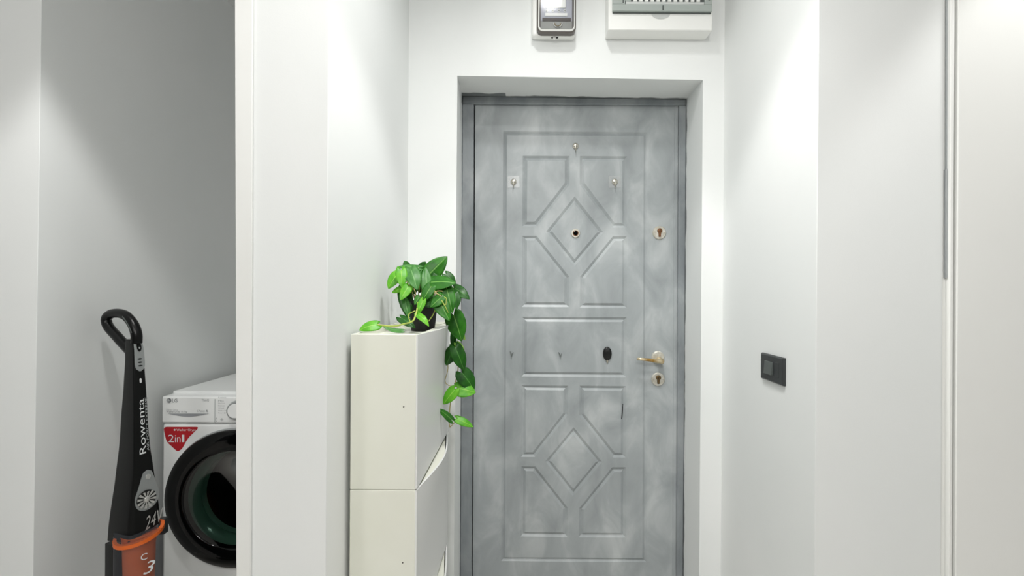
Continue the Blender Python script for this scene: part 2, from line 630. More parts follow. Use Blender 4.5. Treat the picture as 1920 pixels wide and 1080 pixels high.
# small chip in the paint by a panel, a narrow crack
MB().plate([U(x, y, LDp - 0.0012) for x, y in ((1167.5, 757), (1168.6, 757), (1167.6, 775), (1166.2, 786), (1164.8, 786), (1166.4, 772))], (0, 0.001, 0)).build('paint_chip', dark_gap, leaf)

# hooks on the door
def wire_hook(px, py, label, plated=True):
    c = U(px, py, LDp)
    t = empty('adhesive_hook', c, label, 'hook', 'small hooks stuck on the grey door')
    if plated:
        s = 0.0255
        a = c + Vector((0, 0, 0.002))
        MB().box(a.x - s, a.x + s, a.y - 0.0022, a.y - 0.0004, a.z - s, a.z + s).build('backing_plate', film, t, bevel=0.001)
    MB().disc(c + Vector((0, -0.002, 0.002)), AX, [(0.0125, 0), (0.0125, 0.003), (0.0095, 0.0055), (0.0, 0.0062)], 24, cap=False).build('button', steel, t, smooth=40)
    for s in (-1, 1):
        MB().box(c.x + s * 0.0055 - 0.0035, c.x + s * 0.0055 + 0.0035, c.y - 0.0092, c.y - 0.006, c.z - 0.001, c.z + 0.002).build('slot', grey_dark, t)
    MB().tube([c + Vector(q) for q in ((0, -0.007, 0.004), (0, -0.009, -0.006), (0.0, -0.012, -0.017), (0, -0.019, -0.021), (0, -0.023, -0.016))], 0.0024, 8).build('prong', steel, t, smooth=50)


wire_hook(963, 342, 'silver hook on clear square plate, left upper side of grey door')
wire_hook(1152.5, 342, 'silver hook on clear square plate, right upper side of grey door')
wire_hook(1079, 275, 'pale hook high on the centre line of the grey door, above the peephole', False)


def prong_hook(px, py, label):
    c = U(px, py, LDp)
    t = empty('bare_hook', c, label, 'hook', 'bare dark prongs on the door middle')
    MB().tube([c + Vector(q) for q in ((-0.007, -0.001, 0.012), (-0.002, -0.006, 0.002), (0.0, -0.009, -0.008))], [0.0016, 0.0022, 0.001], 6).build('prong', grey_dark, t, smooth=50)
    MB().tube([c + Vector(q) for q in ((0.006, -0.001, 0.008), (0.002, -0.006, 0.001), (0.0, -0.009, -0.008))], [0.0014, 0.002, 0.001], 6).build('prong', grey_dark, t, smooth=50)


prong_hook(959.5, 664, 'tiny dark bare prong left of the middle rectangular door panel')
prong_hook(1050.5, 666, 'tiny dark bare prong inside the middle rectangular door panel')
c = U(1138.5, 663, LDp)
t = empty('oval_hook', c, 'black oval stick-on hook in the middle rectangular door panel', 'hook')
n = 28
pl = [c + Vector((0.0188 * math.cos(2 * PI * k / n), 0, 0.029 * math.sin(2 * PI * k / n))) for k in range(n)]
MB().loft([pl, [p + Vector((0, -0.005, 0)) for p in pl], [c + (p - c) * 0.86 + Vector((0, -0.009, 0)) for p in pl]]).build('base', black_pl, t, smooth=50)
MB().tube([c + Vector(q) for q in ((0, -0.002, -0.02), (0, -0.003, -0.031), (0, -0.004, -0.040))], [0.006, 0.005, 0.002], 8).build('prong', steel, t, smooth=50)

# ---------------------------------------------------------------- electricity meter above the door
Zm = lambda y, d: U(1040, y, d).z
mc = U(1039, 76, WD)
meter = empty('electricity_meter', mc, 'electricity meter with clear rounded cover on white base above the door', 'meter')
bx0, bx1 = U(997.5, 70, WD).x, U(1077, 70, WD).x
z0 = U(1040, 76, WD).z
MB().box(bx0, bx1, WD - 0.035, WD, z0, z0 + 0.36).build('base_plate', white_pl, meter, bevel=0.008, seg=3)
for s in (-0.007, 0.009):
    MB().disc((mc.x + s, WD - 0.022, z0), (0, 0, -1), [(0.0055, -0.001), (0.0055, 0.001)], 14).build('seal_hole', dark_gap, meter)
MB().disc((mc.x + 0.0, WD - 0.024, z0), (0, 0, -1), [(0.006, 0), (0.006, 0.006), (0.003, 0.009)], 14).build('seal_screw', white_pl, meter, smooth=40)
fy = 1.812


def rrect(x0, x1, z0, z1, y, r, n=6, low_only=False):
    out = []
    for cx, cz, a0 in ((x1 - r, z1 - r, 0), (x0 + r, z1 - r, PI / 2), (x0 + r, z0 + r, PI), (x1 - r, z0 + r, 1.5 * PI)):
        for k in range(n + 1):
            a = a0 + PI / 2 * k / n
            out.append(Vector((cx + r * math.cos(a), y, cz + r * math.sin(a))))
    return out


mx0, mx1 = U(1008, 30, fy).x, U(1079, 30, fy).x
mz0 = U(1040, 60, fy).z
mz1 = mz0 + 0.31
MB().loft([rrect(mx0 - 0.002, mx1 + 0.002, mz0 - 0.003, mz1, WD - 0.035, 0.019), rrect(mx0 - 0.002, mx1 + 0.002, mz0 - 0.003, mz1, fy + 0.001, 0.019), rrect(mx0 + 0.002, mx1 - 0.002, mz0 + 0.001, mz1, fy - 0.002, 0.018), rrect(mx0 + 0.004, mx1 - 0.004, mz0 + 0.004, mz1, fy + 0.012, 0.018)], True).build('meter_case', mat('taupe_meter_case', rgb(96, 92, 88), 0.4), meter, smooth=40)
cov = MB().loft([rrect(mx0, mx1, mz0 + 0.001, mz1, fy + 0.013, 0.018), rrect(mx0, mx1, mz0 + 0.001, mz1, fy + 0.003, 0.018), rrect(mx0 + 0.005, mx1 - 0.005, mz0 + 0.006, mz1 - 0.005, fy - 0.004, 0.015)], True).build('clear_cover', clear_pl, meter, smooth=40)
rim_out, rim_in = rrect(mx0 + 0.002, mx1 - 0.002, mz0 + 0.002, mz1, fy - 0.0015, 0.018), rrect(mx0 + 0.006, mx1 - 0.006, mz0 + 0.007, mz1 - 0.005, fy - 0.0055, 0.015)
MB().loft([rim_out, rim_in], False).build('cover_rim', white_pl, meter, smooth=40)
fp = MB().box(mx0 + 0.012, mx1 - 0.012, fy + 0.0095, fy + 0.0119, mz0 + 0.045, mz1 - 0.01).build('face_panel', mat('lilac_grey_panel', rgb(176, 179, 190), 0.4), meter)
tb = MB().box(mx0 + 0.012, mx1 - 0.012, fy + 0.0085, fy + 0.0119, mz0 + 0.010, mz0 + 0.044).build('terminal_block', mat('grey_terminal', rgb(142, 144, 140), 0.4), meter)
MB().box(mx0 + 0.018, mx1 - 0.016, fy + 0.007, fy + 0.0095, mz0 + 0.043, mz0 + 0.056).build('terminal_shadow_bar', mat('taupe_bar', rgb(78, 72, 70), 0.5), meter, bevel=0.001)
for k in range(4):
    xx = mx0 + 0.035 + k * 0.022
    MB().disc((xx, fy + 0.0095, mz0 + 0.083), AX, [(0.0048, 0), (0.0048, 0.003), (0.003, 0.003), (0.003, 0.001)], 14).build('terminal_screw', white_pl, meter, smooth=40)
    MB().disc((xx, fy + 0.0095, mz0 + 0.083), AX, [(0.0022, 0), (0.0022, 0.0034)], 10).build('screw_slot', grey_dark, meter)
MB().box(mx0 + 0.03, mx1 - 0.035, fy + 0.005, fy + 0.0095, mz0 + 0.092, mz0 + 0.135).build('display_housing', white_pl, meter, bevel=0.002)
MB().box(mx0 + 0.028, mx1 - 0.03, fy + 0.006, fy + 0.0095, mz0 + 0.062, mz0 + 0.073).build('label_strip', white_pl, meter)
cw = U(1047, 42, fy)
for k, (r_c, cc) in enumerate(((0.011, brass), (0.016, white_pl))):
    MB().tube([Vector((cw.x - 0.002 + r_c * math.cos(a), fy + 0.006, mz0 + 0.036 + r_c * math.sin(a))) for a in [PI + PI * q / 10 for q in range(11)]], 0.0014, 6).build('wire', cc, meter, smooth=60)

# ---------------------------------------------------------------- consumer unit (fuse box)
bd = 1.80
fb = empty('fuse_box', U(1237, 77, WD), 'white wall fuse box with grey flap showing breakers, right above the door', 'fuse box')
fx0, fx1 = U(1140.5, 40, bd).x, U(1336, 40, bd).x
fz0 = U(1140, 56, bd).z
MB().box(fx0, fx1, bd, WD, fz0, fz0 + 0.30).build('housing', white_pl, fb, bevel=0.004, seg=3)
cz0 = U(1148, 24, bd).z
cx0, cx1 = U(1147.5, 10, bd).x, U(1335, 10, bd).x - 0.004
wx0, wx1, wz0 = U(1171, 10, bd).x, U(1319, 10, bd).x, U(1171, 11.5, bd).z
cz1 = fz0 + 0.27
wz1 = wz0 + 0.09
cy = bd - 0.014
m = MB()
m.box(cx0, cx1, cy, bd, cz0, wz0)
m.box(cx0, wx0, cy, bd, wz0, cz1)
m.box(wx1, cx1, cy, bd, wz0, cz1)
m.box(wx0, wx1, cy, bd, wz1, cz1)
m.build('flap', grey_cover, fb, bevel=0.0015)
MB().box(cx0 + 0.002, cx1 - 0.002, bd - 0.0045, bd - 0.0005, cz0 - 0.0035, cz0 + 0.001).build('flap_gap', grey_dark, fb)
MB().box(wx0, wx1, bd - 0.003, bd - 0.0006, wz0, wz1).build('window_back', grey_dark, fb)
MB().box(wx0 + 0.002, wx1, bd - 0.012, bd - 0.002, wz0 - 0.0005, wz0 + 0.011).build('window_sill', mat('pale_grey_bar', rgb(206, 210, 208), 0.35), fb, bevel=0.003)
bw = (wx1 - 0.014 - (wx0 + 0.024)) / 12
for k in range(12):
    xa = wx0 + 0.024 + k * bw
    br = MB().box(xa + bw * 0.32, xa + bw * 0.92, bd - 0.010, bd - 0.003, wz0 + 0.0115, wz0 + 0.075).build('breaker', white_pl, fb, bevel=0.001)
MB().box(wx0 + 0.001, wx0 + 0.022, bd - 0.010, bd - 0.003, wz0 + 0.0115, wz0 + 0.075).build('blank_cover', grey_cover, fb, bevel=0.001)
MB().box(wx0 - 0.010, wx0 - 0.005, cy - 0.0008, cy + 0.001, wz0 + 0.004, wz1).build('hinge_slot', grey_dark, fb)
lx = U(1241, 18, bd).x
MB().box(lx - 0.0025, lx + 0.0025, cy - 0.003, cy, cz0 + 0.003, cz0 + 0.019).build('latch', grey_dark, fb, bevel=0.001)
n = 20
arc = [Vector((U(1239, 20, bd).x + 0.034 * math.cos(PI + PI * k / n), bd - 0.0012, cz0 - 0.003 + 0.026 * math.sin(PI + PI * k / n) * (0.75))) for k in range(n + 1)]
MB().plate(arc, (0, 0.001, 0)).build('finger_notch', mat('notch_grey', rgb(196, 199, 197), 0.45), fb)
MB().disc((U(1327, 3, bd).x, cy, U(1327, 3, bd).z), AX, [(0.004, 0), (0.004, 0.002), (0.002, 0.0025)], 12).build('screw', grey_dark, fb, smooth=40)

# ---------------------------------------------------------------- light switch on the corridor's right wall
sw = empty('light_switch', (CORR_R, 1.49, 1.07), 'charcoal rectangular light switch on the white wall right of the door', 'switch')
ya, yb = CORR_R * F / (1474 - VX + 0.9), CORR_R * F / (1431.5 - VX + 0.9)
za, zb = U(1453, 716.5, (ya + yb) / 2).z, U(1453, 666, (ya + yb) / 2).z
m = MB()
rings = []
for q, ins in ((0.0, 0.0), (0.006, 0.0), (0.010, 0.004)):
    rings.append([Vector((CORR_R - q, y, z)) for y, z in ((ya + ins, za + ins), (yb - ins, za + ins), (yb - ins, zb - ins), (ya + ins, zb - ins))])
m.loft(rings)
m.build('cover_plate', charcoal, sw, bevel=0.001)
ym = ya + (yb - ya) * 0.585
hw = (yb - ya) * 0.175
MB().hexa([(CORR_R - 0.009, ym - hw, za + 0.022), (CORR_R - 0.0165, ym - hw, za + 0.022), (CORR_R - 0.0165, ym + hw, za + 0.022), (CORR_R - 0.009, ym + hw, za + 0.022)],
          [(CORR_R - 0.009, ym - hw, zb - 0.02), (CORR_R - 0.013, ym - hw, zb - 0.02), (CORR_R - 0.013, ym + hw, zb - 0.02), (CORR_R - 0.009, ym + hw, zb - 0.02)]).build('rocker', charcoal2, sw, bevel=0.001)
for yy in (ya + (yb - ya) * 0.24, ya + (yb - ya) * 0.87):
    MB().box(CORR_R - 0.0108, CORR_R - 0.009, yy - (yb - ya) * 0.09, yy + (yb - ya) * 0.09, za + 0.02, zb - 0.018).build('blank_insert', charcoal, sw, bevel=0.0006)

# ---------------------------------------------------------------- tall cupboard at the right edge
wd0 = 1.262
wr = empty('wardrobe', (1.6, 1.5, 0), 'tall white cupboard with slim dark grey edge pull at right edge', 'wardrobe')
ZT = 2.62
s0b, s0t = edge(1782.5, 1779.5, wd0)
s1b, s1t = edge(1790.5, 1785, wd0)


def at_z(b, t, z):
    return b + (t - b) * z / CEIL


def slab(name, xb0, xt0, xb1, xt1, ya, yb, z0, z1, m_, par, bev=0.002):
    return MB().hexa([(at_z(xb0, xt0, z0), ya, z0), (at_z(xb1, xt1, z0), ya, z0), (at_z(xb1, xt1, z0), yb, z0), (at_z(xb0, xt0, z0), yb, z0)],
                     [(at_z(xb0, xt0, z1), ya, z1), (at_z(xb1, xt1, z1), ya, z1), (at_z(xb1, xt1, z1), yb, z1), (at_z(xb0, xt0, z1), yb, z1)]).build(name, m_, par, bevel=bev)


slab('side_panel', s0b, s0t, s1b, s1t, wd0, 1.85, 0.0, ZT, white_pl, wr)
g0b, g0t = edge(1797.5, 1792, wd0 - 0.003)
slab('door_panel', g0b, g0t, 2.3, 2.3, wd0 - 0.003, wd0 + 0.017, 0.06, ZT - 0.02, white_pl, wr)
slab('carcass', s1b + 0.0003, s1t + 0.0003, 2.3, 2.3, wd0 + 0.018, 1.85, 0.0, ZT, white_pl, wr, 0)
zh = U(1776, 521, wd0).z
zh2 = U(1776, 316, wd0).z
alu = mat('dark_aluminium', rgb(172, 176, 177), 0.45, metal=0.2)
slab('filler_strip', qb + 0.0006, qt + 0.0006, s0b - 0.0003, s0t - 0.0003, RD + 0.006, 1.45, 0.0, ZT, white_pl, wr, 0)
h0b, h0t = edge(1773.5, 1771, RD)
h1b, h1t = edge(1781.5, 1779, RD)
slab('edge_pull', h0b, h0t, h1b, h1t, RD - 0.0015, RD + 0.006, zh, zh2, alu, wr, 0.001)
slab('shadow_gap_strip', h0b + 0.0025, h0t + 0.0025, h1b, h1t, RD + 0.0005, RD + 0.006, zh2, ZT, alu, wr, 0.001)  # grey strip standing in for the shadow gap above the pull

# ---------------------------------------------------------------- washing machine in the niche
MD = 2.05
mxl = U(304, 850, MD).x
mxr = mxl + 0.62
mzt = U(308, 741, MD).z
wm = empty('washing_machine', ((mxl + mxr) / 2, MD, 0), 'white front-loading washing machine with black round door in the niche', 'washing machine')
pz = U(350, 793.5, MD).z
DC = U(436.5, 937, MD - 0.03)
DC.y = MD
RR = 0.2835
m = MB()
fc_ = [Vector((mxl, MD, 0.02)), Vector((mxl, MD, pz - 0.0015)), Vector((mxr, MD, pz - 0.0015)), Vector((mxr, MD, 0.02))]
hole = [DC + Vector((0.215 * math.cos(2 * PI * k / 48), 0, 0.215 * math.sin(2 * PI * k / 48))) for k in range(48)]
fill(m, fc_, [hole])
bkf = [Vector((p.x, 2.62, p.z)) for p in fc_]
m.add(fc_ + bkf, [(0, 1, 5, 4), (1, 2, 6, 5), (2, 3, 7, 6), (3, 0, 4, 7), (4, 5, 6, 7)])
cab = m.build('cabinet', appliance, wm, fix=False)
bmx = bmesh.new()
bmx.from_mesh(cab.data)
bmesh.ops.remove_doubles(bmx, verts=bmx.verts, dist=1e-5)
bmesh.ops.recalc_face_normals(bmx, faces=bmx.faces)
bmx.to_mesh(cab.data)
bmx.free()
bv_ = cab.modifiers.new('bevel', 'BEVEL')
bv_.width, bv_.segments, bv_.limit_method = 0.012, 4, 'ANGLE'
cab.data.shade_smooth()
cab.data.set_sharp_from_angle(angle=math.radians(35))
MB().box(mxl, mxr, MD - 0.004, 2.3, pz + 0.0015, mzt - 0.004).build('control_panel', appliance, wm, bevel=0.007, seg=3)
MB().box(mxl, mxr, 2.3, 2.62, pz, mzt - 0.004).build('rear_upper_case', appliance, wm)
MB().box(mxl, mxr, MD + 0.06, 2.62, mzt - 0.01, mzt + 0.005).build('top_plate', appliance, wm, bevel=0.004)
for sx_ in (mxl + 0.06, mxr - 0.06):
    for sy_ in (MD + 0.06, 2.55):
        MB().disc((sx_, sy_, 0.0), (0, 0, 1), [(0.025, 0), (0.025, 0.012), (0.015, 0.03)], 14).build('foot', black_pl, wm)
yf = MD - 0.0045
RT, UPV = Vector((1, 0, 0)), Vector((0, 0, 1))


def mtxt(name, body, px0, px1, py0, py1, ink):
    a, b = U(px0, py1, yf - 0.0006), U(px1, py0, yf - 0.0006)
    text(name, body, (a + b) / 2, RT, UPV, b.x - a.x, b.z - a.z, ink, wm)


# drawer outline and finger recess
dx0, dx1 = U(309, 760, yf).x, U(403, 760, yf).x
MB().box(dx1 - 0.0012, dx1 + 0.0012, yf - 0.0004, yf + 0.001, pz + 0.002, mzt - 0.014).build('drawer_seam', pale_ink, wm)
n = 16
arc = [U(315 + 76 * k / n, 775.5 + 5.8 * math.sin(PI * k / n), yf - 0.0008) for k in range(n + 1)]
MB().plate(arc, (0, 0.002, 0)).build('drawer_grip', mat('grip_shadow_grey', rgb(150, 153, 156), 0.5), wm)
cc = U(317, 751, yf)
lg = MB().disc(cc, AX, [(0.0098, 0), (0.0098, 0.0008)], 24).build('logo_disc', grey_ink, wm)
MB().tube([cc + Vector((0.0062 * math.cos(a), -0.0012, 0.0062 * math.sin(a))) for a in [PI / 2 + 1.5 * PI * q / 16 for q in range(17)]] + [cc + Vector((0.001, -0.0012, 0))], 0.0007, 5).build('logo_ring', white_ink, lg)
MB().box(cc.x - 0.0012, cc.x - 0.0002, cc.y - 0.0016, cc.y - 0.0008, cc.z - 0.003, cc.z + 0.003).build('logo_stroke', white_ink, lg)
MB().disc(cc + Vector((-0.0035, 0, 0.0025)), AX, [(0.0009, 0.0008), (0.0009, 0.0015)], 10).build('logo_dot', white_ink, lg)
mtxt('lettering', 'LG', 323, 332.5, 747.5, 754.5, grey_ink)
mtxt('lettering', 'ThinQ', 378, 392, 748, 753.5, pale_ink)
mtxt('lettering', 'Direct Drive', 312, 334, 767, 770, pale_ink)
mtxt('lettering', 'Washer Dryer 11/7kg', 312, 351, 770.5, 774.5, grey_ink)
mtxt('lettering', '6 Motion', 370, 384, 768, 773, pale_ink)
mtxt('lettering', 'A', 386, 390, 768, 773, grey_ink)
# programme list and dial
for k, (yy, wdt) in enumerate(((745, 15), (751.5, 11), (756, 12), (760.5, 13), (765, 11), (770, 17), (774.5, 16))):
    mtxt('programme_name', ('Cotton', 'Mix', 'Easy Care', 'Delicate', 'Wool', 'Wash + Dry', 'Rinse + Spin')[k], 409, 409 + wdt, yy - 1.3, yy + 1.5, pale_ink)
mtxt('icon', 'o', 404, 407, 783, 791, pale_ink)
mtxt('icon', '+', 413, 419, 784, 790, pale_ink)
kc = U(446, 768.5, yf)
dial = MB().disc(kc, AX, [(0.040, 0), (0.040, 0.006), (0.035, 0.022), (0.031, 0.024)], 40).build('dial', silver, wm, smooth=40)
MB().disc(kc, AX, [(0.030, 0.0235), (0.028, 0.0255)], 32).build('dial_face', appliance, dial, smooth=40)
MB().box(kc.x + 0.07, mxr - 0.03, yf - 0.001, yf + 0.001, pz + 0.02, mzt - 0.02).build('display', gloss_black, wm)
# porthole
bezel = MB().disc(DC, AX, [(RR + 0.005, -0.002), (RR + 0.005, 0.008), (RR + 0.001, 0.012), (RR - 0.02, 0.016)], 72, cap=False).build('bezel', silver, wm, smooth=40)
dr = MB().disc(DC, AX, [(RR, 0.004), (RR, 0.026), (RR - 0.006, 0.036), (RR - 0.03, 0.042), (0.205, 0.040), (0.200, 0.034), (0.195, 0.020)], 80, cap=False).build('porthole_door', gloss_black, wm, smooth=50)
MB().disc(DC, AX, [(0.200, 0.033), (0.17, 0.029), (0.12, 0.012), (0.06, 0.0), (0.001, -0.004)], 64, cap=False).build('porthole_glass', mat('dark_tinted_glass', rgb(84, 104, 96), 0.03, trans=1.0, ior=1.4), dr, smooth=60)
green_rim = mat('green_grey_gasket', rgb(112, 142, 128), 0.25, coat=0.3)
MB().disc(DC, AX, [(0.212, 0.012), (0.206, 0.000), (0.196, -0.014), (0.182, -0.024), (0.172, -0.020), (0.168, -0.04)], 64, cap=False).build('gasket', green_rim, dr, smooth=60)
MB().disc(DC, AX, [(0.172, -0.03), (0.22, -0.06), (0.22, -0.30), (0.001, -0.31)], 48, cap=False).build('drum', mat('dark_drum', rgb(14, 17, 16), 0.25, metal=0.3), dr, smooth=40)
# red sticker
def rounded_poly(pts, r, n=5):
    out = []
    k = len(pts)
    for i in range(k):
        a, b, c_ = Vector(pts[i - 1]), Vector(pts[i]), Vector(pts[(i + 1) % k])
        u1, u2 = (a - b), (c_ - b)
        rr = min(r, u1.length * 0.45, u2.length * 0.45)
        p0, p1 = b + u1.normalized() * rr, b + u2.normalized() * rr
        for q in range(n + 1):
            t_ = q / n
            out.append(p0 * (1 - t_) ** 2 + b * 2 * t_ * (1 - t_) + p1 * t_ ** 2)
    return out


st = rounded_poly([(306, 800.5), (374, 800.5), (352, 822), (341, 842), (333, 847), (312, 828)], 7)
yc = MD - 0.0008
stk = MB().plate([U(p.x, p.y, yc) for p in st], (0, 0.0006, 0)).build('sticker', red_m, wm)
stk_back = None


def stxt(body, px0, px1, py0, py1):
    a, b = U(px0, py1, yc - 0.0006), U(px1, py0, yc - 0.0006)
    text('lettering', body, (a + b) / 2, RT, UPV, b.x - a.x, b.z - a.z, white_ink, stk)


stxt('2', 315.5, 326, 815, 829)
stxt('in', 328, 338.5, 816, 829)
stxt('1', 341, 345.5, 815, 829)
stxt('Washer+Dryer', 331, 367, 804, 809.5)
MB().disc(U(327.5, 806, yc - 0.0003), AX, [(0.004, 0), (0.004, 0.0004)], 12).build('sticker_mark', white_ink, stk)

# ---------------------------------------------------------------- cordless stick vacuum leaning in the niche
PHI = math.radians(20)
fv = Vector((math.cos(PHI), -math.sin(PHI), 0))
sv = Vector((math.sin(PHI), math.cos(PHI), 0))
SEC = [(628, 233, 245.5, 260), (640, 232, 249, 267), (655, 231, 250.5, 270.5), (675, 231.5, 251, 272.5), (700, 230, 251.3, 274.5), (740, 227.5, 251.6, 277.5), (780, 224, 252, 280), (820, 221.5, 252, 282.5), (850, 219, 252, 285.5), (885, 214.5, 251.5, 291), (915, 211, 250, 296), (945, 206.5, 248, 301), (975, 202, 246, 306), (1000, 199, 244.5, 307.5), (1020, 197, 243.5, 307.5)]


def Ye(y):
    return 1.70 - 0.10 * (y - 640) / 440.0


def interp(y):
    if y <= SEC[0][0]:
        return SEC[0][1:]
    for a, b in zip(SEC, SEC[1:]):
        if a[0] <= y <= b[0]:
            t_ = (y - a[0]) / (b[0] - a[0])
            return tuple(a[i] + (b[i] - a[i]) * t_ for i in (1, 2, 3))
    return SEC[-1][1:]


def frame_at(y):
    xl, xe, xr = interp(y)
    d = Ye(y)
    k = F / d
    E = U(xe, y, d)
    L = (xe - xl) / (k * (fv.x - (xe - VX) / F * fv.y))
    w = (xr - xe) / (k * (sv.x - (xe - VX) / F * sv.y))
    return E, L, w


def facet(y, t_, off=0.0012):
    E, L, w = frame_at(y)
    return E + sv * (w * t_) + fv * off


def section(E, L, w, n=5, re=0.006, rf=0.010, rb=0.013):
    """rounded rectangle: front-near corner E, depth L backwards, width w away"""
    cs = [(E, -fv, sv, re), (E + sv * w, -sv, -fv, rf), (E + sv * w - fv * L, fv, -sv, rb), (E - fv * L, sv, fv, rb)]
    out = []
    for cpt, u1, u2, r in cs:
        r = min(r, L * 0.45, w * 0.45)
        p0, p1 = cpt + u1 * r, cpt + u2 * r
        for q in range(n + 1):
            t_ = q / n
            out.append(p0 * (1 - t_) ** 2 + cpt * 2 * t_ * (1 - t_) + p1 * t_ ** 2)
    return out


E0, L0, w0 = frame_at(1080)
vac = empty('stick_vacuum', (E0.x, E0.y + 0.05, 0), 'black cordless stick vacuum with orange filter leaning by the washing machine', 'vacuum')
ys = [637, 641, 648, 655, 665, 675, 700, 740, 780, 820, 850, 870, 885, 900, 915, 930, 945, 960, 975, 988, 1000, 1018]
def sec_at(y):
    g = min(1, max(0, (y - 880) / 110))
    return section(*frame_at(y), re=0.006 + 0.012 * g, rf=0.011 + 0.010 * g)


secs = [sec_at(y) for y in ys]
zb_t, zb_b = U(250, 1022, 1.61).z, 0.21
E, L, w = frame_at(1018)
ORG = E + sv * (w * 0.46) - fv * 0.030
ORG.z = 0
# the lower edge of the body is cut on a slant, higher at the front right
last = []
for p in sec_at(1018):
    a, b = (p - E).dot(sv) / w, -(p - E).dot(fv) / L
    last.append(p + Vector((0, 0, 0.026 * a - 0.014 * b)))
secs[-1] = last
body = MB().loft(secs).build('body', body_black, vac, smooth=50)
# handle loop
hp = [(247, 644), (247, 628), (242, 612), (234, 600), (224, 591.5), (211, 588.5), (197, 590.5), (188.5, 599), (190, 611), (198, 622), (208, 632), (218, 642.5), (229, 653), (241, 665)]


def hpt(x, y):
    E, L, w = frame_at(640)
    d = Ye(640)
    k = F / d
    E640 = U(249, 640, d)
    dist = (249 - x) / (k * (fv.x - (249 - VX) / F * fv.y))
    p = E640 - fv * dist + sv * (w * 0.5)
    p.z = U(x, y, d).z
    return p


def smooth_pts(pts, sub=4):
    out = []
    for i in range(len(pts) - 1):
        p0, p1, p2, p3 = pts[max(i - 1, 0)], pts[i], pts[i + 1], pts[min(i + 2, len(pts) - 1)]
        for q in range(sub):
            t_ = q / sub
            out.append(0.5 * ((2 * p1) + (-p0 + p2) * t_ + (2 * p0 - 5 * p1 + 4 * p2 - p3) * t_ * t_ + (-p0 + 3 * p1 - 3 * p2 + p3) * t_ ** 3))
    out.append(pts[-1])
    return out


hs = smooth_pts([hpt(x, y) for x, y in hp])
nr = len(hs)
MB().tube(hs, [0.0172 - 0.001 * math.sin(PI * i / nr) for i in range(nr)], 14).build('handle', body_black, vac, smooth=60)
gs = smooth_pts([hpt(x + 3.2, y - 1.8) - sv * 0.014 for x, y in ((244, 626), (238, 613), (231, 602), (226, 596))])
MB().tube(gs, 0.0032, 8).build('handle_inlay', charcoal2, vac, smooth=60)


def facet_plate(name, ctr_t, ya, yb, half_t, m_, off=0.0015, par=vac, n=14, prof=None):
    """rounded plate lying on the front facet between two heights"""
    left, right = [], []
    for k in range(n + 1):
        q = k / n
        y = ya + (yb - ya) * q
        e = prof(q) if prof else max(0.02, (1 - abs(2 * q - 1) ** 6)) ** 0.5
        left.append(facet(y, ctr_t(q) - half_t(q) * e, off))
        right.append(facet(y, ctr_t(q) + half_t(q) * e, off))
    mb = MB()
    rows = []
    for a, b in zip(left, right):
        rows.append([a - fv * 0.003, a, b, b - fv * 0.003])
    mb.loft(rows, cap=True)
    return mb.build(name, m_, par, smooth=50)


cpl = facet_plate('control_plate', lambda q: 0.50, 633, 697.5, lambda q: 0.43, silver, 0.002)
facet_plate('power_button', lambda q: 0.5, 640, 660, lambda q: 0.22, gloss_black, 0.0035, cpl, 10, lambda q: max(0.05, 1 - (2 * q - 1) ** 2) ** 0.5)
facet_plate('button_mark', lambda q: 0.5, 651, 655, lambda q: 0.08, silver, 0.0042, cpl, 6, lambda q: max(0.05, 1 - (2 * q - 1) ** 2) ** 0.5)
for yy in (672.5, 679, 685.5):
    facet_plate('speed_slot', lambda q: 0.5, yy, yy + 3, lambda q: 0.2, black_pl, 0.003, cpl, 3)
facet_plate('indicator_light', lambda q: 0.5, 711, 720, lambda q: 0.07, white_ink, 0.0015)
fanp = facet_plate('vent_plate', lambda q: 0.62 - 0.12 * q, 889, 967, lambda q: 0.25 + 0.21 * min(1, max(0, (q - 0.1) / 0.5)), silver, 0.002, vac, 24, lambda q: max(0.02, 1 - abs(2 * q - 1) ** (9 if q < 0.5 else 3)) ** 0.5)
facet_plate('release_button', lambda q: 0.62, 897, 907, lambda q: 0.11, silver_br, 0.004, fanp, 8, lambda q: max(0.05, 1 - (2 * q - 1) ** 2) ** 0.5)
fc = facet(945, 0.5, 0.003)
tz = (facet(925, 0.5, 0) - facet(965, 0.5, 0)).normalized()
MB().disc(fc, fv, [(0.031, -0.001), (0.031, 0.0005)], 32).build('fan_recess', black_pl, fanp)
for k in range(12):
    a = 2 * PI * k / 12 + 0.2
    r1 = sv * math.cos(a) + tz * math.sin(a)
    r2 = sv * math.cos(a + 0.28) + tz * math.sin(a + 0.28)
    q = [fc + r1 * 0.008, fc + r1 * 0.031, fc + r2 * 0.031, fc + r2 * 0.009]
    MB().plate([p + fv * 0.0006 for p in q], fv * 0.002).build('fan_blade', silver_br, fanp)
MB().disc(fc, fv, [(0.010, 0.0), (0.009, 0.005), (0.005, 0.007)], 18).build('fan_hub', silver_br, fanp, smooth=50)

up = (facet(750, 0.5, 0) - facet(855, 0.5, 0))
# lettering reading upwards
c1 = facet(802.5, 0.46, 0.0016)
text('lettering', 'Rowenta', c1, up, -sv, up.length, 0.0205, white_ink, vac)
c2 = facet(800, 0.81, 0.0016)
text('lettering', 'AIR FORCE EXTREME', c2, up, -sv, up.length * 0.98, 0.0075, pale_ink, vac)
c3 = facet(990, 0.73, 0.003)
v24 = (sv * 1.0 + Vector((0, 0, 0.22))).normalized()
text('lettering', '24V', c3, v24, (tz * 1.0 + sv * 0.12).normalized(), 0.058, 0.044, silver_br, vac, shear=0.1)
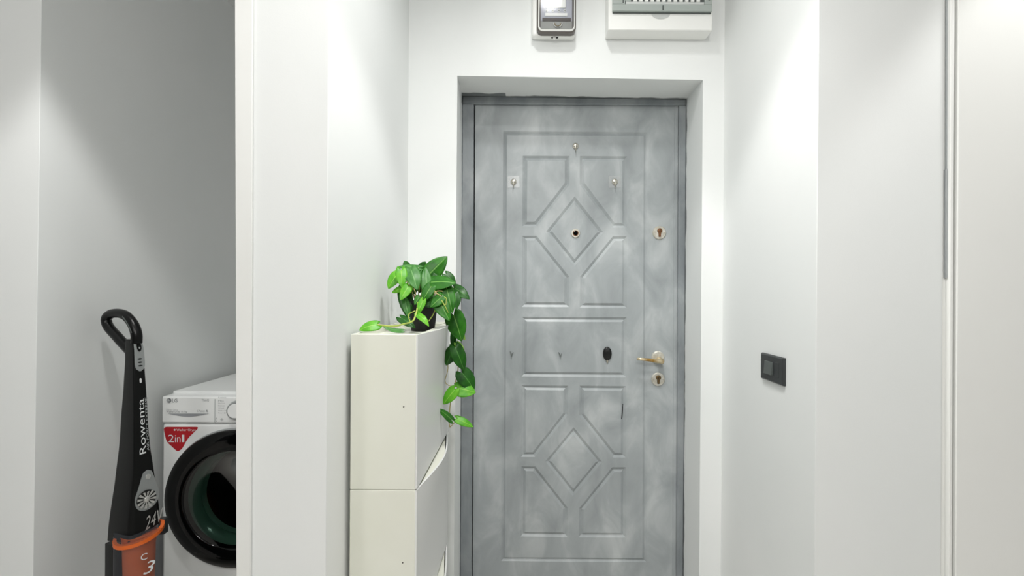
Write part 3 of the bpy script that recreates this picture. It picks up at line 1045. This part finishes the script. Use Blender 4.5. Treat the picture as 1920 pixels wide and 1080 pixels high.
# dust bin below
bin_ = MB().loft([[ORG + Vector((0.069 * math.cos(a), 0.069 * math.sin(a), z)) for a in [2 * PI * k / 32 for k in range(32)]] for z in (zb_b, zb_t + 0.024)]).build('dust_bin', bin_clear, vac, smooth=40)
MB().loft([[ORG + Vector((r * math.cos(a), r * math.sin(a), z)) for a in [2 * PI * k / 32 for k in range(32)]] for r, z in ((0.042, zb_b + 0.02), (0.046, zb_t - 0.03), (0.050, zb_t + 0.012))]).build('filter_cone', orange, vac, smooth=40)
rim = [[ORG + Vector((r * math.cos(a), r * math.sin(a), 0)) + Vector((0, 0, zb_t + h + 0.016 * (Vector((math.cos(a), math.sin(a), 0)).dot(sv)))) for a in [2 * PI * k / 40 for k in range(40)]] for r, h in ((0.0700, 0.004), (0.0700, 0.016), (0.06, 0.018), (0.06, 0.004))]
MB().loft(rim + [rim[0]], cap=False).build('bin_rim', orange, vac, smooth=40)
bk_c = E - fv * (L - 0.012)
MB().loft([section(Vector((E.x, E.y, z)) - fv * (L * 0.62) - sv * 0.004, L * 0.42, w * 0.8) for z in (0.10, 0.3, zb_t - 0.02)]).build('spine', body_black, vac, smooth=50)
lc = ORG + sv * 0.072 + fv * 0.012
MB().box(lc.x - 0.012, lc.x + 0.010, lc.y - 0.012, lc.y + 0.012, zb_t - 0.022, zb_t + 0.034).build('bin_latch', charcoal, vac, bevel=0.004)
nrm = (fv * 0.78 - sv * 0.1 + Vector((0, -0.25, 0))).normalized()
tr_ = nrm.cross(Vector((0, 0, 1))) * -1
tp = ORG + nrm * 0.0698
text('lettering', 'C', tp + Vector((0, 0, zb_t - 0.045)), tr_, UPV, 0.018, 0.021, white_ink, vac)
text('lettering', '3', tp + tr_ * 0.014 + Vector((0, 0, zb_t - 0.085)), tr_, UPV, 0.032, 0.04, white_ink, vac, shear=0.3)
# lower stick and floor head
MB().tube([bk_c + Vector((0.03, 0, 0.18 - bk_c.z)), bk_c + Vector((0.05, -0.01, 0.06 - bk_c.z))], 0.02, 14).build('wand', body_black, vac, smooth=50)
hc = bk_c + Vector((0.06, -0.03, 0))
MB().box(hc.x - 0.12, hc.x + 0.13, hc.y - 0.07, hc.y + 0.05, 0.0, 0.065).build('floor_head', body_black, vac, bevel=0.02, seg=4)

# ---------------------------------------------------------------- stacked shoe cabinets
CD, CW, CH = 1.23, 0.51, 0.3895
cxb = U(657, 760, CD).x
cxf = U(782.5, 760, CD).x
c_top = U(720, 627, CD).z
hole_m = mat('dark_hole', rgb(80, 78, 70), 0.7)


def shoe_cabinet(zt, label):
    zb = zt - CH
    t = empty('shoe_cabinet', ((cxb + cxf) / 2, CD + CW / 2, zb), label, 'cabinet', 'narrow shoe cabinets stacked on the left wall')
    x0, x1, y0, y1 = cxb, cxf - 0.004, CD, CD + CW
    m = MB()
    e = 0.006
    m.box(x0, x1, y0, y0 + e, zb, zt)                       # near side
    m.box(x0, x1, y1 - e, y1, zb, zt)                       # far side
    m.box(x0, x0 + e, y0 + e, y1 - e, zb, zt)               # back
    m.build('body', cream_pl, t, bevel=0.0015)
    MB().box(x0 + e, x1 - 0.012, y0 + e, y1 - e, zt - 0.022, zt - 0.017).build('top_tray', cream_pl, t)
    MB().box(x0 + e, x1 - 0.012, y0 + e, y0 + 0.05, zt - 0.017, zt - 0.002).build('tray_ledge', cream_pl, t, bevel=0.002)
    MB().box(x0 + e, x1 - 0.012, y1 - 0.05, y1 - e, zt - 0.017, zt - 0.002).build('tray_ledge', cream_pl, t, bevel=0.002)
    MB().box(x0 + e, x1 - 0.02, y0 + e, y1 - e, zb, zb + 0.004).build('bottom', cream_pl, t)
    lip = [(x1 - 0.013, y0 + e)] + [(cxf - 0.006 + 0.028 * math.sin(PI * q) ** 1.3 * (1 if q < 0.62 else 1 - 0.35 * (q - 0.62) / 0.3), y0 + 0.001 + (CW - 0.002) * q) for q in [0.02 + 0.9 * k / 16 for k in range(17)]] + [(x1 - 0.013, y1 - e)]
    MB().plate([Vector((a, b, zt - 0.012)) for a, b in lip], (0, 0, 0.005)).build('inner_lip', cream_pl, t)
    # lid: bows outwards along its upper lip
    ny, nz = 24, 16
    outer, inner = [], []
    for k in range(nz + 1):
        q = k / nz
        z = zb + 0.002 + (CH - 0.003) * q
        for side, lst in ((0, outer), (1, inner)):
            row = []
            for j in range(ny + 1):
                s = j / ny
                b = 0.028 * (math.sin(PI * s) ** 1.3) * max(0, (q - 0.25) / 0.75) ** 2.2
                row.append(Vector((cxf + b - (0.0045 if side else 0), y0 + 0.001 + (CW - 0.002) * s, z)))
            lst.append(row)
    m = MB()
    n1 = ny + 1
    vs = [p for r in outer for p in r] + [p for r in inner for p in r]
    N = n1 * (nz + 1)
    fs = []
    for k in range(nz):
        for j in range(ny):
            a = k * n1 + j
            fs.append((a, a + 1, a + n1 + 1, a + n1))
            fs.append((N + a, N + a + n1, N + a + n1 + 1, N + a + 1))
    for j in range(ny):
        fs.append((j, N + j, N + j + 1, j + 1))
        a = nz * n1 + j
        fs.append((a, a + 1, N + a + 1, N + a))
    for k in range(nz):
        a = k * n1
        fs.append((a, a + n1, N + a + n1, N + a))
        a = k * n1 + ny
        fs.append((a, N + a, N + a + n1, a + n1))
    m.add(vs, fs)
    m.build('lid', cream_lid, t, smooth=40)
    hcx = U(757, 762, CD).x
    MB().disc((hcx, CD - 0.0004, zt - CH * 0.465), AX, [(0.0018, -0.0005), (0.0018, 0.0006)], 10).build('side_hole', hole_m, t)
    return t


for i, lab in enumerate(('white narrow shoe cabinet at the top of the stack, carrying the plant',
                         'white narrow shoe cabinet second from the top, under the one with the plant',
                         'white narrow shoe cabinet at the bottom of the stack, only its lid lip in view')):
    shoe_cabinet(c_top - i * (CH + 0.0012), lab)

# ---------------------------------------------------------------- trailing plant


def leaf_mat(name, c1, c2, rib):
    m = mat(name, c1, 0.38, spec=0.4)
    p = m.node_tree.nodes['Principled BSDF']
    r, mp, tc = mottle(m, c1, c2, 45, 0.35, 0.7, detail=2)
    uv = nd(m, 'ShaderNodeUVMap')
    uv.uv_map = 'UVMap'
    sp = nd(m, 'ShaderNodeSeparateXYZ')
    lk(m, uv.outputs[0], sp.inputs[0])
    sb = nd(m, 'ShaderNodeMath', operation='SUBTRACT')
    sb.inputs[1].default_value = 0.5
    lk(m, sp.outputs['X'], sb.inputs[0])
    ab = nd(m, 'ShaderNodeMath', operation='ABSOLUTE')
    lk(m, sb.outputs[0], ab.inputs[0])
    mr = nd(m, 'ShaderNodeMapRange')
    mr.inputs['From Min'].default_value = 0.012
    mr.inputs['From Max'].default_value = 0.035
    mr.inputs['To Min'].default_value = 0.75
    mr.inputs['To Max'].default_value = 0.0
    lk(m, ab.outputs[0], mr.inputs['Value'])
    mx = nd(m, 'ShaderNodeMix', data_type='RGBA')
    lk(m, mr.outputs[0], mx.inputs['Factor'])
    lk(m, r.outputs['Color'], mx.inputs['A'])
    mx.inputs['B'].default_value = rib
    lk(m, mx.outputs['Result'], p.inputs['Base Color'])
    return m


LM = {
    'd': leaf_mat('dark_green_leaf', rgb(22, 74, 14), rgb(38, 98, 22), rgb(80, 140, 60)),
    'm': leaf_mat('mid_green_leaf', rgb(34, 98, 16), rgb(52, 122, 28), rgb(130, 185, 90)),
    'g': leaf_mat('grey_green_leaf', rgb(56, 116, 48), rgb(82, 140, 68), rgb(130, 180, 110)),
    'b': leaf_mat('bright_green_leaf', rgb(76, 156, 28), rgb(108, 182, 44), rgb(160, 205, 90)),
    'l': leaf_mat('lime_green_leaf', rgb(120, 176, 60), rgb(166, 205, 96), rgb(200, 220, 140)),
}
stem_m = mat('pale_green_stem', rgb(172, 188, 88), 0.45)
stem2_m = mat('tan_stem', rgb(176, 164, 104), 0.5)
POT = U(793, 604, 1.56)
tray_z = c_top - 0.017
plant = empty('potted_trailing_plant', (POT.x, POT.y, tray_z), 'green trailing plant in a small black pot on top of the shoe cabinet', 'plant')
MB().disc((POT.x, POT.y, tray_z), (0, 0, 1), [(0.036, 0), (0.040, 0.03), (0.046, 0.085), (0.049, 0.087), (0.049, 0.096), (0.044, 0.096), (0.042, 0.084)], 32).build('pot', pot_m, plant, smooth=40)
MB().disc((POT.x, POT.y, tray_z), (0, 0, 1), [(0.043, 0.08), (0.0425, 0.087), (0.02, 0.089)], 24).build('soil', soil_m, plant)


def leaf_obj(b, t_, wpx, d, kind, dz=0.0, fold=0.25, curl=0.06, tilt=(0, 0.25)):
    """b, t_: base and tip read off the photo; d: distance of base, dz: extra distance of tip"""
    B, T = U(*b, d), U(*t_, d + dz)
    wm_ = 1.12 * wpx * d / F
    u = (T - B)
    Ln = u.length
    u = u.normalized()
    toc = (Vector((0, 0, EYE)) - B).normalized() + Vector((tilt[0], 0, tilt[1]))
    nrm_ = (toc - u * toc.dot(u)).normalized()
    v = u.cross(nrm_)
    nt, ns = 12, 8
    vs, fs, uvs = [], [], []
    for i in range(nt + 1):
        q = i / nt
        h = (q + 0.015) ** 0.32 * (1.0 - q) ** 0.82 * 1.95
        h = min(1.0, h)
        lobe = 0.17 * (1 - q) ** 5
        for j in range(ns + 1):
            s = -1 + 2 * j / ns
            a = abs(s)
            p = B + u * (Ln * (q - lobe * math.sin(a * PI / 2) * 1.4)) + v * (s * h * wm_ * 0.5)
            p += nrm_ * (-fold * a * h * wm_ * 0.5 * (1 - 0.5 * a) * 1.2 + curl * Ln * math.sin(PI * q) - 0.05 * Ln * q * q)
            p += nrm_ * (0.012 * Ln * math.sin(7 * q + 2 * s) * a)
            vs.append(p)
            uvs.append((s * 0.5 + 0.5, q))
    for i in range(nt):
        for j in range(ns):
            k = i * (ns + 1) + j
            fs.append((k, k + 1, k + ns + 2, k + ns + 1))
    m = MB()
    m.add(vs, fs)
    m.uv = uvs
    o = m.build('leaf', LM[kind], plant, smooth=60, fix=False)
    so = o.modifiers.new('solidify', 'SOLIDIFY')
    so.thickness = 0.0006
    return B


def A(x, y):
    return (715 + x / 6.75, 470 + y / 6.75)


def Bq(x, y):
    return (810 + x / 7.71, 580 + y / 7.71)


def Cq(x, y):
    return (810 + x / 6.0, 690 + y / 6.0)


K = 1 / 6.75
leaves = [
    # cluster: base, tip, width, depth, kind, dz, fold, curl, tilt
    (A(585, 320), A(838, 66), 215 * K, 1.575, 'm', 0.02, 0.15, 0.03, (-0.1, 0.0)),
    (A(610, 400), A(945, 398), 205 * K, 1.53, 'm', -0.01, 0.3, 0.05, (0, 0.7)),
    (A(575, 470), A(560, 200), 130 * K, 1.52, 'g', 0.03, 0.2, 0.03, (0.1, 0.5)),
    (A(375, 240), A(455, 490), 185 * K, 1.51, 'g', -0.03, 0.2, 0.08, (0, 0.6)),
    (A(470, 215), A(190, 200), 85 * K, 1.57, 'g', 0.0, 0.3, 0.05, (0, 0.8)),
    (A(330, 200), A(285, 125), 80 * K, 1.60, 'd', 0.02, 0.2, 0.03, (0, 0)),
    (A(200, 300), A(85, 480), 140 * K, 1.52, 'b', -0.02, 0.2, 0.08, (-0.2, 0.5)),
    (A(250, 245), A(265, 470), 130 * K, 1.50, 'b', -0.02, 0.15, 0.08, (0, 0.5)),
    (A(270, 470), A(130, 530), 85 * K, 1.51, 'b', 0.0, 0.2, 0.05, (0, 0.6)),
    (A(340, 455), A(240, 625), 120 * K, 1.485, 'b', -0.02, 0.15, 0.06, (0, 0.5)),
    (A(290, 500), A(345, 860), 165 * K, 1.53, 'd', -0.02, 0.25, 0.06, (0, 0.3)),
    (A(300, 640), A(350, 850), 90 * K, 1.50, 'g', -0.01, 0.25, 0.06, (0, 0.4)),
    (A(630, 455), A(515, 640), 140 * K, 1.49, 'm', -0.01, 0.2, 0.06, (0, 0.4)),
    (A(480, 585), A(420, 685), 80 * K, 1.49, 'm', -0.01, 0.2, 0.06, (0, 0.4)),
    (A(525, 635), A(455, 812), 85 * K, 1.47, 'b', -0.01, 0.25, 0.08, (0, 0.4)),
    (A(465, 812), A(605, 955), 85 * K, 1.45, 'b', -0.02, 0.3, 0.16, (0, 0.8)),
    (A(830, 480), A(900, 790), 150 * K, 1.53, 'm', -0.02, 0.2, 0.06, (0, 0.3)),
    (A(930, 540), A(955, 735), 130 * K, 1.56, 'd', -0.02, 0.2, 0.06, (0.2, 0.3)),
    (A(920, 470), A(1118, 612), 140 * K, 1.58, 'd', -0.02, 0.25, 0.10, (0.1, 0.4)),
    (A(710, 600), A(865, 885), 190 * K, 1.50, 'm', -0.02, 0.25, 0.06, (0, 0.3)),
    (A(760, 590), A(620, 715), 130 * K, 1.49, 'm', -0.01, 0.2, 0.06, (0, 0.5)),
    (A(250, 850), A(430, 975), 120 * K, 1.47, 'd', -0.02, 0.25, 0.05, (0, 0.8)),
    (A(560, 195), A(440, 330), 140 * K, 1.60, 'd', 0, 0.2, 0.04, (0, 0.2)),
    (A(560, 360), A(470, 540), 120 * K, 1.57, 'd', 0, 0.2, 0.04, (0, 0.2)),
    (A(520, 300), A(470, 500), 90 * K, 1.545, 'g', 0, 0.2, 0.04, (0, 0.2)),
    (A(550, 640), A(650, 720), 100 * K, 1.51, 'd', 0, 0.2, 0.04, (0, 0.5)),
    (A(730, 470), A(930, 560), 130 * K, 1.57, 'd', 0, 0.2, 0.04, (0, 0.3)),
    (A(820, 300), A(945, 420), 120 * K, 1.57, 'd', 0, 0.2, 0.05, (0.2, 0.5)),
    (A(330, 520), A(240, 720), 110 * K, 1.55, 'd', 0, 0.2, 0.04, (0, 0.2)),
    (A(640, 640), A(560, 760), 90 * K, 1.53, 'd', 0, 0.2, 0.04, (0, 0.2)),
    (A(600, 560), A(500, 690), 110 * K, 1.50, 'd', 0, 0.2, 0.04, (0, 0.3)),
    (A(420, 420), A(400, 560), 110 * K, 1.545, 'd', 0, 0.2, 0.04, (0, 0.2)),
    (A(640, 330), A(760, 470), 130 * K, 1.56, 'd', 0, 0.2, 0.04, (0, 0.2)),
    (A(170, 290), A(160, 340), 60 * K, 1.56, 'd', 0, 0.2, 0.04, (0, 0.2)),
]
for i, a in enumerate(leaves):
    Bp = leaf_obj(*a)
    if i % 2 == 0:
        top = Vector((POT.x + random.uniform(-0.02, 0.02), POT.y + random.uniform(-0.02, 0.02), tray_z + 0.088))
        mid = (Bp + top) / 2 + Vector((0, 0.0, 0.02))
        MB().tube(smooth_pts([top, mid, Bp], 3), [0.0016] * 6 + [0.001], 6).build('stem', stem2_m if i % 3 else stem_m, plant, smooth=60)

trail = [
    (A(915, 815), A(1020, 1150), 230 * K, 1.60, 'm', 0.0, 0.2, 0.07, (0.1, 0.3)),
    (A(255, 1000), A(20, 950), 72 * K, 1.26, 'g', 0.0, 0.5, -0.10, (0, 1.2)),
    ((707, 609), (673, 618.5), 22, 1.30, 'b', -0.02, 0.2, 0.10, (0, 0.8)),
    (Bq(305, 380), Bq(310, 590), 80 / 7.71, 1.64, 'd', 0, 0.2, 0.05, (0, 0.2)),
    (Bq(300, 590), Bq(200, 815), 165 / 7.71, 1.62, 'd', 0, 0.25, 0.06, (0, 0.2)),
    (Bq(340, 560), Bq(470, 890), 195 / 7.71, 1.61, 'd', 0, 0.25, 0.07, (0.1, 0.2)),
    (Bq(365, 500), Bq(475, 650), 95 / 7.71, 1.63, 'l', 0, 0.2, 0.05, (0, 0.4)),
    (Bq(420, 330), Bq(480, 450), 60 / 7.71, 1.64, 'l', 0, 0.2, 0.05, (0, 0.4)),
    (Cq(340, 55), Cq(480, 250), 175 / 6, 1.64, 'd', 0, 0.2, 0.06, (0.1, 0.3)),
    (Cq(285, 225), Cq(495, 275), 165 / 6, 1.63, 'b', 0, 0.2, 0.06, (0.0, 0.3)),
    (Cq(250, 250), Cq(125, 412), 125 / 6, 1.62, 'b', 0, 0.2, 0.06, (0.0, 0.3)),
    (Cq(218, 580), Cq(68, 455), 82 / 6, 1.60, 'm', -0.04, 0.25, 0.06, (0.0, 0.4)),
    (Cq(285, 575), Cq(468, 662), 88 / 6, 1.63, 'b', 0, 0.25, 0.06, (0.0, 0.4)),
]
for a in trail:
    leaf_obj(*a)


def vine(pts, r, m_):
    p = smooth_pts([U(x, y, d) for x, y, d in pts], 4)
    MB().tube(p, r, 6).build('vine', m_, plant, smooth=60)


vine([(800, 545, 1.56), (822, 560, 1.52), (836, 590, 1.58), (845, 605, 1.64), (846, 640, 1.65), (852, 665, 1.645), (859, 690, 1.64), (850, 732, 1.64), (844, 760, 1.635), (842, 790, 1.635), (843.5, 801, 1.635)], 0.0017, stem2_m)
vine([(836, 650, 1.645), (840, 690, 1.645), (834.5, 714, 1.64), (842, 723, 1.64), (856, 725, 1.64)], 0.0013, stem2_m)
vine([(843.5, 801, 1.635), (849, 796, 1.63), (857, 787, 1.63)], 0.0013, stem2_m)
vine([(785, 560, 1.5), (783, 575, 1.47), (780, 588, 1.45), (774, 602, 1.43), (757, 607.5, 1.37), (736, 612, 1.32), (707, 609, 1.30)], 0.0026, stem_m)
vine([(769, 603, 1.42), (766, 590, 1.44), (778, 583, 1.455)], 0.0016, stem_m)
vine([(804, 602, 1.5), (812, 590, 1.52), (818, 575, 1.53)], 0.0016, stem_m)
vine([(810, 552, 1.49), (820, 546, 1.485), (830, 546, 1.485)], 0.0014, stem2_m)
vine([(814, 545, 1.485), (822, 552, 1.48), (828, 556, 1.48)], 0.0014, stem2_m)
vine([(828, 563, 1.48), (836, 577, 1.48), (844, 594, 1.5)], 0.0015, stem_m)
vine([(833, 557, 1.48), (837, 560, 1.48), (836, 572, 1.48)], 0.0013, stem_m)
vine([(776, 541, 1.48), (779, 549, 1.48), (780, 556, 1.5)], 0.0013, stem2_m)
